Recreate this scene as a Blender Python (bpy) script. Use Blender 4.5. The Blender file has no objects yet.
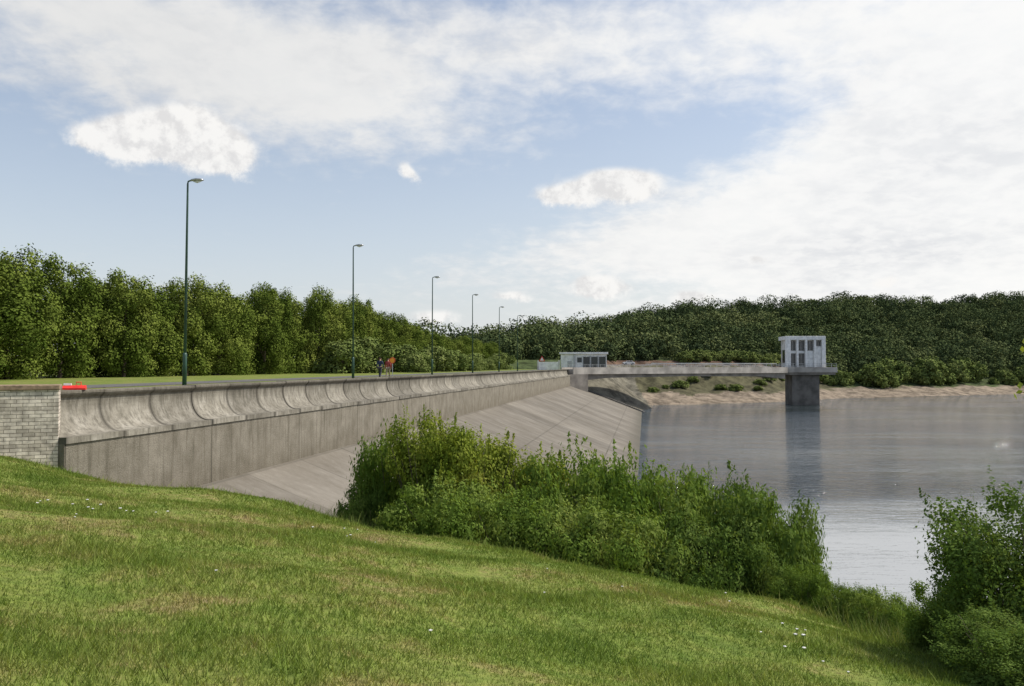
import bpy, bmesh, math, random
import numpy as np
from mathutils import Vector
R=math.radians
random.seed(4); rng=np.random.default_rng(7)
sc=bpy.context.scene; col=sc.collection
sc.view_settings.view_transform='Standard'; sc.view_settings.look='None'; sc.view_settings.exposure=0
F=800.0; CZ=12.0; HY=366.0
def at(px,py,Y): return Vector(((px-512)/F*Y, Y, CZ+(HY-py)/F*Y))
K=0.166; A=19.0; ANG=-math.atan(K); CA=math.sqrt(1+K*K)
def XL(Y): return -A+K*Y
def dam(u,Y,z=0): return Vector((XL(Y)+u,Y,z))

# ------------------------------------------------------------------ tags
def tag(o,label=None,cat=None,group=None,kind=None):
    if label: o['label']=label
    if cat: o['category']=cat
    if group: o['group']=group
    if kind: o['kind']=kind
    return o
def empty(name,loc,rz=0,**k):
    o=bpy.data.objects.new(name,None); col.objects.link(o); o.location=loc; o.rotation_euler=(0,0,rz)
    o.empty_display_size=.3
    return tag(o,**k)
def copy_tree(o,parent=None):
    c=o.copy(); col.objects.link(c)
    if parent: c.parent=parent
    for ch in list(o.children): copy_tree(ch,c)
    return c

# ------------------------------------------------------------------ node helpers
class NT:
    def __init__(s,nt): s.nt=nt
    def n(s,t,**k):
        x=s.nt.nodes.new(t)
        for a,b in k.items(): setattr(x,a,b)
        return x
    def put(s,sock,v):
        if isinstance(v,bpy.types.NodeSocket): s.nt.links.new(v,sock)
        elif v is not None: sock.default_value=v
    def m(s,op,a,b=None,c=None,clamp=False):
        x=s.n('ShaderNodeMath',operation=op,use_clamp=clamp)
        s.put(x.inputs[0],a); s.put(x.inputs[1],b); s.put(x.inputs[2],c)
        return x.outputs[0]
    def mr(s,v,a,b,c=0.,d=1.,sm=True):
        x=s.n('ShaderNodeMapRange'); x.interpolation_type='SMOOTHSTEP' if sm else 'LINEAR'
        s.put(x.inputs['Value'],v); x.inputs['From Min'].default_value=a; x.inputs['From Max'].default_value=b
        x.inputs['To Min'].default_value=c; x.inputs['To Max'].default_value=d
        return x.outputs[0]
    def noise(s,vec,scale,detail=4,rough=.55,dist=0):
        x=s.n('ShaderNodeTexNoise'); s.put(x.inputs['Vector'],vec); x.inputs['Scale'].default_value=scale
        x.inputs['Detail'].default_value=detail; x.inputs['Roughness'].default_value=rough; x.inputs['Distortion'].default_value=dist
        return x.outputs['Fac']
    def mix(s,f,a,b,blend='MIX'):
        x=s.n('ShaderNodeMix',data_type='RGBA',blend_type=blend)
        s.put(x.inputs[0],f); s.put(x.inputs[6],rgba(a)); s.put(x.inputs[7],rgba(b))
        return x.outputs[2]
    def ramp(s,f,pts):
        x=s.n('ShaderNodeValToRGB'); s.put(x.inputs[0],f); cr=x.color_ramp
        while len(cr.elements)<len(pts): cr.elements.new(.5)
        for e,(p,c) in zip(cr.elements,pts): e.position=p; e.color=rgba(c)
        return x.outputs[0]
    def sep(s,v):
        x=s.n('ShaderNodeSeparateXYZ'); s.put(x.inputs[0],v); return x.outputs
    def comb(s,a,b,c=0.):
        x=s.n('ShaderNodeCombineXYZ'); s.put(x.inputs[0],a); s.put(x.inputs[1],b); s.put(x.inputs[2],c); return x.outputs[0]
    def scale(s,v,sc3):
        x=s.n('ShaderNodeVectorMath',operation='MULTIPLY'); s.put(x.inputs[0],v); x.inputs[1].default_value=sc3; return x.outputs[0]
    def add(s,v,o3):
        x=s.n('ShaderNodeVectorMath',operation='ADD'); s.put(x.inputs[0],v); x.inputs[1].default_value=o3; return x.outputs[0]
def rgba(c):
    if isinstance(c,bpy.types.NodeSocket) or c is None: return c
    return tuple(c)+(1.,) if len(c)==3 else c
def newmat(name):
    m=bpy.data.materials.new(name); m.use_nodes=True; nt=m.node_tree; nt.nodes.clear()
    t=NT(nt); out=t.n('ShaderNodeOutputMaterial'); t.out=out
    return m,t
def finish(t,colr,rough=.8,bump=None,bstr=.3,bdist=.02,metal=0,spec=.3,ior=None):
    p=t.n('ShaderNodeBsdfPrincipled'); t.put(p.inputs['Base Color'],rgba(colr)); t.put(p.inputs['Roughness'],rough)
    p.inputs['Metallic'].default_value=metal; p.inputs['Specular IOR Level'].default_value=spec
    if ior: p.inputs['IOR'].default_value=ior
    if bump is not None:
        b=t.n('ShaderNodeBump'); b.inputs['Strength'].default_value=bstr; b.inputs['Distance'].default_value=bdist
        t.put(b.inputs['Height'],bump); t.nt.links.new(b.outputs[0],p.inputs['Normal'])
    t.nt.links.new(p.outputs[0],t.out.inputs[0])
def foliage_finish(t,c,trans=0):
    d=t.n('ShaderNodeBsdfDiffuse'); t.put(d.inputs[0],rgba(c)); sh=d.outputs[0]
    if trans:
        tr=t.n('ShaderNodeBsdfTranslucent'); t.put(tr.inputs[0],t.mix(1.,c,(1.2,1.15,.6),'MULTIPLY')); mx=t.n('ShaderNodeMixShader'); mx.inputs[0].default_value=trans
        t.nt.links.new(sh,mx.inputs[1]); t.nt.links.new(tr.outputs[0],mx.inputs[2]); sh=mx.outputs[0]
    t.nt.links.new(sh,t.out.inputs[0])
def simple(name,c,rough=.7,var=.25,scale=3.,metal=0,spec=.3,bump=.0):
    m,t=newmat(name); tc=t.n('ShaderNodeTexCoord').outputs['Object']
    n=t.noise(tc,scale,5); c2=t.mix(t.mr(n,.3,.7),[x*(1-var) for x in c],[min(1,x*(1+var)) for x in c])
    finish(t,c2,rough,n if bump else None,bump,.02,metal,spec); return m
def leafmat(name,dark,mid,light,clump=.7,trans=0,det=2,isl=.28,obj=.3,tint=False):
    m,t=newmat(name); g=t.n('ShaderNodeNewGeometry'); pos=g.outputs['Position']; ri=g.outputs['Random Per Island']
    oi=t.n('ShaderNodeObjectInfo').outputs['Random']
    if tint: oi=t.n('ShaderNodeAttribute',attribute_name='tint').outputs['Fac']
    n=t.noise(pos,clump,det)
    f=t.m('ADD',t.m('MULTIPLY',t.mr(n,.3,.7),1-isl-obj),t.m('MULTIPLY',ri,isl)); f=t.m('ADD',f,t.m('MULTIPLY',oi,obj),clamp=True)
    c=t.ramp(f,[(0.1,dark),(.5,mid),(.95,light)])
    foliage_finish(t,c,trans); return m

# ------------------------------------------------------------------ mesh helper
class MB:
    def __init__(s): s.v=[]; s.f=[]
    def quad(s,*p):
        b=len(s.v); s.v+= [tuple(q) for q in p]; s.f.append(tuple(range(b,b+len(p)))); return s
    def box(s,x0,x1,y0,y1,z0,z1):
        b=len(s.v); s.v+=[(x,y,z) for z in (z0,z1) for y in (y0,y1) for x in (x0,x1)]
        for q in ((0,2,3,1),(4,5,7,6),(0,1,5,4),(2,6,7,3),(0,4,6,2),(1,3,7,5)): s.f.append(tuple(b+i for i in q))
        return s
    def beam(s,p,q,w,h):
        p=Vector(p);q=Vector(q);d=(q-p).normalized(); up=Vector((0,0,1))
        if abs(d.z)>.95: up=Vector((0,1,0))
        sd=d.cross(up).normalized(); up=sd.cross(d).normalized(); b=len(s.v)
        for o in (p,q):
            for a,c in ((-1,-1),(1,-1),(1,1),(-1,1)): s.v.append(tuple(o+sd*a*w/2+up*c*h/2))
        s.f+=[(b,b+3,b+2,b+1),(b+4,b+5,b+6,b+7)]+[(b+i,b+(i+1)%4,b+4+(i+1)%4,b+4+i) for i in range(4)]
        return s
    def tube(s,pts,rad,n=8):
        pts=[Vector(p) for p in pts]; b0=len(s.v)
        for i,p in enumerate(pts):
            d=(pts[min(i+1,len(pts)-1)]-pts[max(i-1,0)]).normalized()
            up=Vector((0,0,1)) if abs(d.z)<.9 else Vector((0,1,0))
            a=d.cross(up).normalized(); c=a.cross(d)
            for k in range(n):
                t=2*math.pi*k/n; s.v.append(tuple(p+(a*math.cos(t)+c*math.sin(t))*rad[i]))
        for i in range(len(pts)-1):
            for k in range(n):
                s.f.append((b0+i*n+k,b0+i*n+(k+1)%n,b0+(i+1)*n+(k+1)%n,b0+(i+1)*n+k))
        s.f.append(tuple(b0+k for k in range(n))[::-1]); e=b0+(len(pts)-1)*n; s.f.append(tuple(e+k for k in range(n)))
        return s
    def extr(s,prof,y0,y1):
        b=len(s.v); n=len(prof)
        s.v+=[(x,y0,z) for x,z in prof]+[(x,y1,z) for x,z in prof]
        for i in range(n): s.f.append((b+i,b+(i+1)%n,b+n+(i+1)%n,b+n+i))
        s.f.append(tuple(b+i for i in range(n))[::-1]); s.f.append(tuple(b+n+i for i in range(n)))
        return s
    def build(s,name,mat,parent=None,smooth=False,bevel=0,loc=None):
        me=bpy.data.meshes.new(name); me.from_pydata(s.v,[],s.f)
        bm=bmesh.new(); bm.from_mesh(me); bmesh.ops.recalc_face_normals(bm,faces=bm.faces); bm.to_mesh(me); bm.free()
        me.materials.append(mat)
        if smooth: me.polygons.foreach_set('use_smooth',[True]*len(me.polygons))
        o=bpy.data.objects.new(name,me); col.objects.link(o)
        if parent: o.parent=parent
        if loc is not None: o.location=loc
        if bevel:
            bv=o.modifiers.new('Bevel','BEVEL'); bv.width=bevel; bv.segments=2; bv.limit_method='ANGLE'
        return o
def fast_mesh(name,V,nper,mat):
    N=len(V)//nper; me=bpy.data.meshes.new(name); me.vertices.add(len(V)); me.vertices.foreach_set('co',V.astype(np.float32).ravel())
    me.loops.add(len(V)); me.loops.foreach_set('vertex_index',np.arange(len(V),dtype=np.int32))
    me.polygons.add(N); me.polygons.foreach_set('loop_start',np.arange(0,len(V),nper,dtype=np.int32))
    me.polygons.foreach_set('loop_total',np.full(N,nper,dtype=np.int32)); me.update(calc_edges=True); me.materials.append(mat); return me
def linkmesh(name,me,parent=None,loc=None):
    o=bpy.data.objects.new(name,me); col.objects.link(o)
    if parent: o.parent=parent
    if loc is not None: o.location=loc
    return o
def leaves(name,C,Nr,size,aspect,mat,tdir=None):
    N=len(C); Nr=Nr/np.maximum(np.linalg.norm(Nr,axis=1,keepdims=True),1e-6)
    t=rng.normal(size=(N,3)) if tdir is None else tdir+rng.normal(size=(N,3))*.6
    t-=Nr*np.sum(t*Nr,axis=1,keepdims=True); t/=np.maximum(np.linalg.norm(t,axis=1,keepdims=True),1e-6)
    b=np.cross(Nr,t); s=size[:,None]
    V=np.empty((N,4,3)); V[:,0]=C-t*s*.5*aspect; V[:,1]=C+b*s*.5; V[:,2]=C+t*s*.5*aspect; V[:,3]=C-b*s*.5
    return fast_mesh(name,V.reshape(-1,3),4,mat)
def crown_pts(lobes,N,fill=.4,cull=.72,ragged=.25):
    L=np.array(lobes); w=L[:,3]**2; w/=w.sum(); k=rng.choice(len(L),N,p=w)
    d=rng.normal(size=(N,3)); d/=np.linalg.norm(d,axis=1,keepdims=True)
    ph=L[k,0]*3+L[k,2]*5
    bumpy=1+ragged*(np.sin(d[:,0]*7+ph)*np.sin(d[:,1]*8+ph*1.7)+.5*np.sin(d[:,2]*13+ph*2.3))
    r=L[k,3]*(1.12-fill*rng.random(N)**1.4)*bumpy
    P=L[k,:3]+d*r[:,None]
    keep=np.ones(N,bool)
    for i in range(len(L)):
        dd=np.linalg.norm(P-L[i,:3],axis=1); keep&=~((dd<L[i,3]*cull)&(k!=i))
    return P[keep],(d+rng.normal(size=(N,3))*.45+np.array([0,0,.3]))[keep]

# ------------------------------------------------------------------ materials
def grass_color(t,pos,ri=None):
    n1=t.noise(pos,.30,3,.6); n2=t.noise(pos,1.7,4,.7); n3=t.noise(pos,12,1)
    f=t.m('ADD',t.m('MULTIPLY',n1,.45),t.m('MULTIPLY',n2,.55))
    x,y,z=t.sep(pos); dry=t.m('MULTIPLY',t.mr(x,1,-5,0.,.05),t.mr(y,24,13,.4,1.)); f=t.m('ADD',f,dry)
    base=t.ramp(f,[(.36,(.115,.18,.035)),(.46,(.165,.23,.048)),(.55,(.215,.26,.065)),(.625,(.28,.265,.10)),(.71,(.32,.26,.14))])
    v=t.mr(n3,.25,.75,.75,1.2)
    if ri is not None: v=t.m('MULTIPLY',v,t.mr(ri,0,1,.62,1.4,False))
    return t.mix(1.,base,t.comb(v,v,v),'MULTIPLY')
m_blade,t=newmat('grass_blade'); g=t.n('ShaderNodeNewGeometry')
foliage_finish(t,grass_color(t,g.outputs['Position'],g.outputs['Random Per Island']),.25)
m_weed,t=newmat('tall_weed'); g=t.n('ShaderNodeNewGeometry'); ri=g.outputs['Random Per Island']
foliage_finish(t,t.ramp(ri,[(0,(.08,.14,.03)),(.6,(.16,.22,.05)),(1,(.30,.29,.12))]),.25)
m_ground,t=newmat('ground_soil_and_turf'); g=t.n('ShaderNodeNewGeometry'); pos=g.outputs['Position']
at1=t.n('ShaderNodeVertexColor',layer_name='zone'); gc=grass_color(t,pos); gd=t.mix(1.,gc,(.82,.78,.75),'MULTIPLY')
nz=t.noise(pos,.25,7,.75); vv=t.mr(nz,.32,.68,.4,1.5)
zc=t.mix(1.,at1.outputs['Color'],t.comb(vv,vv,vv),'MULTIPLY')
finish(t,t.mix(at1.outputs['Alpha'],zc,gd),.95,t.noise(pos,6,5),.6,.05,spec=.1)

m_leafA=leafmat('row_tree_foliage',(.055,.085,.014),(.115,.155,.028),(.20,.235,.05),.30,isl=.13,obj=.33)
m_leafY=leafmat('yellow_green_foliage',(.11,.16,.02),(.23,.28,.045),(.38,.36,.085),.9,.3)
m_leafB=leafmat('bank_shrub_foliage',(.08,.14,.022),(.16,.235,.045),(.27,.32,.085),.9,.3)
m_leafD=leafmat('dark_shrub_foliage',(.06,.105,.018),(.12,.185,.04),(.21,.27,.075),1.2,.3)
m_leafF=leafmat('far_wood_foliage',(.048,.068,.032),(.088,.115,.045),(.165,.185,.075),.05,det=3,isl=.08,obj=.55,tint=True)  # distance haze put into the foliage colour: dark end lifted, slightly bluish
m_leafS=leafmat('shore_tree_foliage',(.09,.125,.035),(.15,.19,.055),(.22,.25,.085),.15)
m_bark=simple('bark',(.12,.095,.07),.9,.4,6)
m_pole=simple('lamp_pole_paint',(.03,.075,.055),.45,.2,2,spec=.5)
m_metal=simple('galvanised_metal',(.42,.43,.43),.4,.15,4,metal=.6)
m_glass=simple('lamp_glass',(.6,.62,.6),.2,.05)
m_white=simple('white_painted_concrete',(.78,.77,.74),.7,.15,1.2)
m_twc=simple('weathered_pale_concrete',(.55,.53,.49),.85,.3,.5)
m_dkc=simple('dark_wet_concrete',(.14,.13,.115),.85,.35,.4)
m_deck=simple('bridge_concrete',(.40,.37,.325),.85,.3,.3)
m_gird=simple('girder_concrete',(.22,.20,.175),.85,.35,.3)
m_win=simple('dark_window_glass',(.03,.035,.04),.15,.2,spec=.6)
m_red=simple('red_plastic',(.65,.04,.03),.4,.15)
m_wpl=simple('white_plastic',(.8,.78,.76),.4,.08)
m_orange=simple('orange_sign_face',(.85,.33,.04),.4,.08)
m_asph=simple('asphalt',(.11,.105,.10),.9,.2,2)
m_tyre=simple('tyre_rubber',(.02,.02,.02),.8,.2)
m_skin=simple('skin',(.5,.3,.22),.6,.1); m_hair=simple('brown_hair',(.05,.03,.02),.7,.3,20)
m_navy=simple('navy_jacket',(.03,.04,.08),.8,.2,8); m_trou=simple('dark_trousers',(.05,.05,.06),.85,.2,8)
m_cream=simple('dark_red_shirt',(.35,.07,.06),.8,.2,8); m_beige=simple('beige_trousers',(.3,.25,.18),.85,.2,8)

def concrete(name,kind):
    m,t=newmat(name); tc=t.n('ShaderNodeTexCoord').outputs['Object']; s=t.sep(tc); oi=t.n('ShaderNodeObjectInfo').outputs['Random']
    geo=t.n('ShaderNodeNewGeometry').outputs['Position']
    if kind=='panel':
        n=t.noise(geo,1.3,6,.7); n2=t.noise(t.scale(geo,(6,6,.8)),1.,5,.7)
        c=t.ramp(n,[(.3,(.15,.137,.11)),(.5,(.235,.218,.18)),(.7,(.33,.31,.265))])
        e=t.m('MINIMUM',s[1],t.m('SUBTRACT',2.96,s[1])); e=t.m('ADD',e,t.m('MULTIPLY',t.m('SUBTRACT',n2,.5),.2))
        c=t.mix(t.mr(e,0.,.18,.75,0),c,(.06,.054,.044))
        c=t.mix(t.mr(n2,.42,.68,0,.7),c,(.085,.078,.062))
        top=t.mr(t.m('ADD',s[2],t.m('MULTIPLY',n2,.35)),10.6,11.2,0,.6); c=t.mix(top,c,(.09,.08,.062))
        v=t.mr(oi,0,1,.74,1.14,False); c=t.mix(1.,c,t.comb(v,v,v),'MULTIPLY')
        finish(t,c,.9,t.noise(geo,14,5),.5,.03,spec=.15)
    elif kind=='base':
        n=t.noise(tc,.7,6,.7); n2=t.noise(t.scale(tc,(5,5,.35)),.7,5,.7); sp=t.noise(tc,14,5,.8)
        c=t.ramp(n,[(.3,(.155,.14,.108)),(.5,(.225,.205,.165)),(.72,(.30,.275,.225))])
        c=t.mix(t.mr(n2,.46,.70,0,.7),c,(.10,.09,.068))
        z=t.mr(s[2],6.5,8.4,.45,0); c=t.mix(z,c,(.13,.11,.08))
        c=t.mix(t.mr(sp,.5,.68,0,.55),c,(.10,.088,.064))
        j=t.m('ABSOLUTE',t.m('SUBTRACT',t.m('MODULO',s[1],9.0),.05)); c=t.mix(t.mr(j,.02,.05,.7,0),c,(.05,.045,.035))
        finish(t,c,.95,sp,.9,.06,spec=.1)
    elif kind=='slope':
        n=t.noise(t.scale(tc,(.32,.8,.3)),1.1,6,.7); n1=t.noise(tc,.2,6,.65); n3=t.noise(tc,3,6,.75)
        c=t.ramp(n,[(.28,(.13,.116,.094)),(.45,(.17,.154,.128)),(.6,(.205,.187,.158)),(.75,(.27,.25,.215))])
        c=t.mix(t.mr(n1,.38,.66,0,.6),c,(.125,.11,.088)); c=t.mix(t.mr(n3,.5,.75,0,.4),c,(.24,.22,.185))
        j=t.m('ABSOLUTE',t.m('SUBTRACT',t.m('MODULO',s[1],6.),.12)); c=t.mix(t.mr(j,.04,.12,.38,0),c,(.06,.054,.044))
        sb=t.noise(t.comb(0.,t.m('SUBTRACT',s[1],t.m('MODULO',s[1],6.)),3.),7.3,0); vs=t.mr(sb,.3,.7,.84,1.14); c=t.mix(1.,c,t.comb(vs,vs,vs),'MULTIPLY')
        j3=t.m('ABSOLUTE',t.m('SUBTRACT',t.m('MODULO',s[0],7.),.1)); c=t.mix(t.mr(j3,.04,.12,.35,0),c,(.06,.054,.044))
        w=t.mr(t.m('ADD',s[2],t.m('MULTIPLY',n1,1.2)),.5,1.6,.75,0); c=t.mix(w,c,(.085,.08,.062))
        finish(t,c,.9,n3,.5,.05,spec=.15)
    return m
m_panel=concrete('weathered_deflector_concrete','panel'); m_base=concrete('streaked_wall_concrete','base'); m_slope=concrete('dam_face_concrete','slope')
m_brick,t=newmat('coursed_grey_stone'); tc=t.n('ShaderNodeTexCoord').outputs['Object']; s=t.sep(tc)
bv=t.comb(t.m('ADD',s[0],s[1]),s[2],0.); br=t.n('ShaderNodeTexBrick'); t.put(br.inputs['Vector'],bv)
br.inputs['Color1'].default_value=(.70,.63,.54,1); br.inputs['Color2'].default_value=(.44,.39,.325,1); br.inputs['Mortar'].default_value=(.20,.175,.14,1)
br.inputs['Scale'].default_value=1; br.inputs['Mortar Size'].default_value=.008; br.inputs['Brick Width'].default_value=.34; br.inputs['Row Height'].default_value=.12; br.inputs['Bias'].default_value=-.1
n=t.noise(tc,5,5); c=t.mix(1.,br.outputs['Color'],t.comb(*[t.mr(n,.3,.7,.65,1.15)]*3),'MULTIPLY')
hh=t.m('ADD',t.m('MULTIPLY',br.outputs['Fac'],-1.),t.m('MULTIPLY',n,.6)); finish(t,c,.9,hh,.8,.02,spec=.15)
m_cope=simple('brown_coping_stone',(.25,.18,.12),.85,.4,5,bump=.3)

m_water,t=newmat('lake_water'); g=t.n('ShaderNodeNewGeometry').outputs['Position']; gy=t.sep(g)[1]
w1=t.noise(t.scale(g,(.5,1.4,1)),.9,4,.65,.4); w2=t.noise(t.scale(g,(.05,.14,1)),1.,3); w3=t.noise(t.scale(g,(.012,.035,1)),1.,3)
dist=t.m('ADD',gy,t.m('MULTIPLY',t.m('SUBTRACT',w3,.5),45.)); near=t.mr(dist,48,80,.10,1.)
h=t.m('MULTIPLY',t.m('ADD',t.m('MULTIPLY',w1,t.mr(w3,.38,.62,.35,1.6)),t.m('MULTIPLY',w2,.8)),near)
bc=t.mix(t.mr(dist,46,82),(.27,.285,.29),(.022,.032,.033))  # base colour paled near the bank, painting in the bright silvery reflection
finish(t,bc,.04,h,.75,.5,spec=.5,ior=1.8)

# ------------------------------------------------------------------ world + sun
SAZ=R(80); SEL=R(50)
w=bpy.data.worlds.new('World'); sc.world=w; w.use_nodes=True; w.node_tree.nodes.clear(); t=NT(w.node_tree)
out=t.n('ShaderNodeOutputWorld'); sky=t.n('ShaderNodeTexSky'); sky.sky_type='NISHITA'; sky.sun_disc=False; sky.sun_elevation=SEL; sky.sun_rotation=SAZ
sky.air_density=1.0; sky.dust_density=2.; sky.ozone_density=1.2
bg1=t.n('ShaderNodeBackground'); t.put(bg1.inputs[0],sky.outputs[0]); bg1.inputs[1].default_value=.15
d=t.n('ShaderNodeTexCoord').outputs['Generated']; x,y,z=t.sep(d)
az0=t.m('ARCTAN2',x,y); el0=t.m('ARCSINE',z); zc=t.m('ADD',t.m('MAXIMUM',z,0.0),.24)
pl=t.comb(t.m('DIVIDE',x,zc),t.m('DIVIDE',y,zc),0.)
nb=t.noise(pl,1.3,6,.6,.1); nf=t.noise(pl,13,4,.6,.2); wa=t.noise(d,30,3,.6); wb=t.noise(d,26,7,.66); wc=t.noise(t.add(d,(.008,0,.012)),26,7,.66)
az=t.m('ADD',az0,t.m('MULTIPLY',t.m('SUBTRACT',wa,.5),.03)); el=t.m('ADD',el0,t.m('MULTIPLY',t.m('SUBTRACT',wb,.5),.022))
def blob(px,py,rx,ry,tilt=0,amp=1):
    a=math.atan((px-512)/F); e=math.atan((HY-py)/math.hypot(F,px-512)); c=math.cos(R(tilt)); s=math.sin(R(tilt))
    da=t.m('SUBTRACT',az,a); de=t.m('SUBTRACT',el,e)
    q1=t.m('MULTIPLY',t.m('ADD',t.m('MULTIPLY',da,c),t.m('MULTIPLY',de,s)),F/rx); q2=t.m('MULTIPLY',t.m('SUBTRACT',t.m('MULTIPLY',de,c),t.m('MULTIPLY',da,s)),F/ry)
    q=t.m('ADD',t.m('MULTIPLY',q1,q1),t.m('MULTIPLY',q2,q2))
    return t.m('MULTIPLY',t.m('EXPONENT',t.m('MULTIPLY',q,-1.)),amp)
def tot(l):
    r=l[0]
    for k in l[1:]: r=t.m('ADD',r,k)
    return r
cov=tot([blob(*b) for b in [(120,25,340,80,-14,.9),(330,95,130,45,-10,.5),(700,35,420,50,0,.8),(900,165,330,70,22,1.),(1000,270,260,80,0,.8),(660,238,250,24,8,.5),(1200,250,300,400,0,.8)]])
neg=tot([blob(*b) for b in [(400,185,190,55,-5,.3),(700,140,150,22,12,.3),(110,185,160,40,0,.2),(620,290,90,14,0,.35)]])
dens=t.m('SUBTRACT',t.m('ADD',cov,t.m('MULTIPLY',t.m('SUBTRACT',nb,.5),1.8)),neg)
dens=t.m('ADD',dens,t.m('MULTIPLY',t.m('SUBTRACT',nf,.5),.9))
D1=t.mr(dens,.10,1.0,0.04,.95)
cums=[(185,118,32,20,0),(135,132,38,17,0),(225,148,30,22,0),(100,138,26,10,0),(175,146,60,22,-4),(598,188,46,15,0),(640,184,24,14,0),(562,194,24,9,0),(612,180,22,12,0),(408,170,14,8,-30),(600,290,40,11,0),(598,282,18,9,0),(510,296,22,6,0),(690,296,22,7,0),(435,316,28,8,0),(757,262,12,5,0),(890,281,14,5,0)]
bs=[blob(*b) for b in cums]
D2raw=tot(bs); edgy=t.m('ADD',D2raw,t.m('MULTIPLY',t.m('SUBTRACT',wb,.5),1.15)); D2=t.mr(edgy,.26,.92,0,.94)
haze=t.m('MULTIPLY',t.m('EXPONENT',t.m('MULTIPLY',t.m('MAXIMUM',el0,0.),-4.2)),.92)
cc=t.mix(t.mr(nb,.4,.7),(.95,.95,.94),(.77,.78,.80)); cc=t.mix(t.mr(nf,.35,.65,0,.6),cc,(1.,.99,.97))
br_=t.mr(az0,-.6,.5,.9,1.08); cc=t.mix(1.,cc,t.comb(br_,br_,br_),'MULTIPLY')
bgh=t.n('ShaderNodeBackground'); t.put(bgh.inputs[0],t.mix(t.mr(az0,-.5,.5),(.78,.82,.86),(.87,.89,.90))); bgh.inputs[1].default_value=.95
bg2=t.n('ShaderNodeBackground'); t.put(bg2.inputs[0],cc); bg2.inputs[1].default_value=.93
emb=t.m('SUBTRACT',wb,wc); bg3=t.n('ShaderNodeBackground'); t.put(bg3.inputs[0],t.mix(t.mr(emb,-.14,.09),(.80,.79,.785),(1.,.985,.96))); bg3.inputs[1].default_value=.96
sh=bg1
for fac,bgx in ((haze,bgh),(D1,bg2),(D2,bg3)):
    mx=t.n('ShaderNodeMixShader'); t.put(mx.inputs[0],fac); t.nt.links.new(sh.outputs[0],mx.inputs[1]); t.nt.links.new(bgx.outputs[0],mx.inputs[2]); sh=mx
t.nt.links.new(sh.outputs[0],out.inputs[0])
sd=bpy.data.lights.new('Sun','SUN'); sd.energy=4.5; sd.angle=R(.5); sd.color=(1,.94,.84); so=bpy.data.objects.new('Sun',sd); col.objects.link(so)
sv=Vector((math.sin(SAZ)*math.cos(SEL),math.cos(SAZ)*math.cos(SEL),math.sin(SEL))); so.rotation_euler=sv.to_track_quat('Z','Y').to_euler(); so.location=(60,0,80)

cam=bpy.data.cameras.new('Camera'); co=bpy.data.objects.new('Camera',cam); col.objects.link(co); co.location=(0,0,CZ)
co.rotation_euler=(R(90)+math.atan(23/F),0,0); cam.sensor_width=36; cam.lens=F/1024*36; cam.clip_end=9000; cam.clip_start=.1; sc.camera=co

# ------------------------------------------------------------------ terrain
def sst(a,b,x): q=np.clip((x-a)/(b-a),0,1); return q*q*(3-2*q)
def edge(X,Y): return np.maximum((Y-(20.5-.36*X))*.94, X-(9.1-.15*Y))
def bank(X,Y):
    P=10.4-.145*X-.145*Y+.12*sst(-8,-16,X)*sst(14,24,Y); P=np.minimum(P,11.6)
    P=P+.38*np.exp(-((X+6)/3.2)**2-((Y-23.6)/2.6)**2)
    e=edge(X,Y); dr=.5*(np.sqrt(e*e+1.2)+e)
    b=.06*np.sin(X*.9+Y*.4)+.05*np.sin(Y*1.3-X*.5)+.03*np.sin(X*2.7)*np.sin(Y*2.3)
    return P-dr*.575+b
XS=[-4000,-50,12,30,38,60,90,123,219,400,4000]; YS=[212,212,212,222,244,253,268,300,343,385,600]
def shore(X): return np.interp(X,XS,YS)+1.2*np.sin(np.asarray(X)*.31)+.8*np.sin(np.asarray(X)*.83+1)
def far(X,Y):
    s=Y-shore(X); r=X/np.maximum(Y,1)
    hm=np.interp(r,[-2,-.1,.05,.11,.17,.23,.33,.42,.64,1],[13,15,20,25,31,36,41,45,49,51])
    L=sst(135,95,X)
    hl=np.interp(s,[-30,0,22,36,38,47,51,220],[-4,0,4.5,11.3,12.3,12.4,14.0,14.0])
    wL=sst(48,165,s); hl=np.where(s>51,14.+(np.maximum(hm,15)-14.)*wL,hl)
    hr=np.interp(s,[-30,0,18,24],[-4,0,4.2,5.6]); wR=sst(20,165,s); hr=np.where(s>24,5.6+(hm-5.6)*(.4*np.clip((s-24)/141,0,1)+.6*wR),hr)
    h=hl*L+hr*(1-L)
    return h+np.where(s>60,1.2*np.sin(X*.06+1)*np.sin(Y*.04)+.8*np.sin(X*.15),0)+np.where((s>2)&(s<34),.35*np.sin(X*.5)*np.sin(Y*.7+X*.2),0)
def height(X,Y):
    u=X-XL(Y)
    h=np.maximum(np.maximum(bank(X,Y),far(X,Y)),-4)
    dd=np.hypot(X-8,Y-236); h=np.maximum(h,11-np.maximum(0,dd-19)*.8)
    crest=10.95*sst(25.8,27.2,Y)+0*X
    land=np.maximum(np.where(Y<27.2,bank(X,Y)*(1-sst(25.8,27.2,Y))+crest,crest),np.where(Y>215,h,-4))
    return np.where(u<-1.1,land,h)
us=np.unique(np.concatenate([[-3500,-1500,-700,-400,-250,-180,-140,-110,-90],np.arange(-80,-6,4.),np.arange(-6,-1.3,.8),[-1.3,-1.0],np.arange(-.6,36,.4),np.arange(36,70,2.),np.arange(70,380,3.),[400,450,520,650,900,1500,3500]]))
ys=np.unique(np.concatenate([[-300,-100,-50,-25,-12],np.arange(-6,46,.4),np.arange(46,200,5.),np.arange(200,480,2.),np.arange(480,700,12.),[750,850,1000,1500,2500,5000]]))
U,Yg=np.meshgrid(us,ys); Xg=XL(Yg)+U; Zg=height(Xg,Yg)
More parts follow.
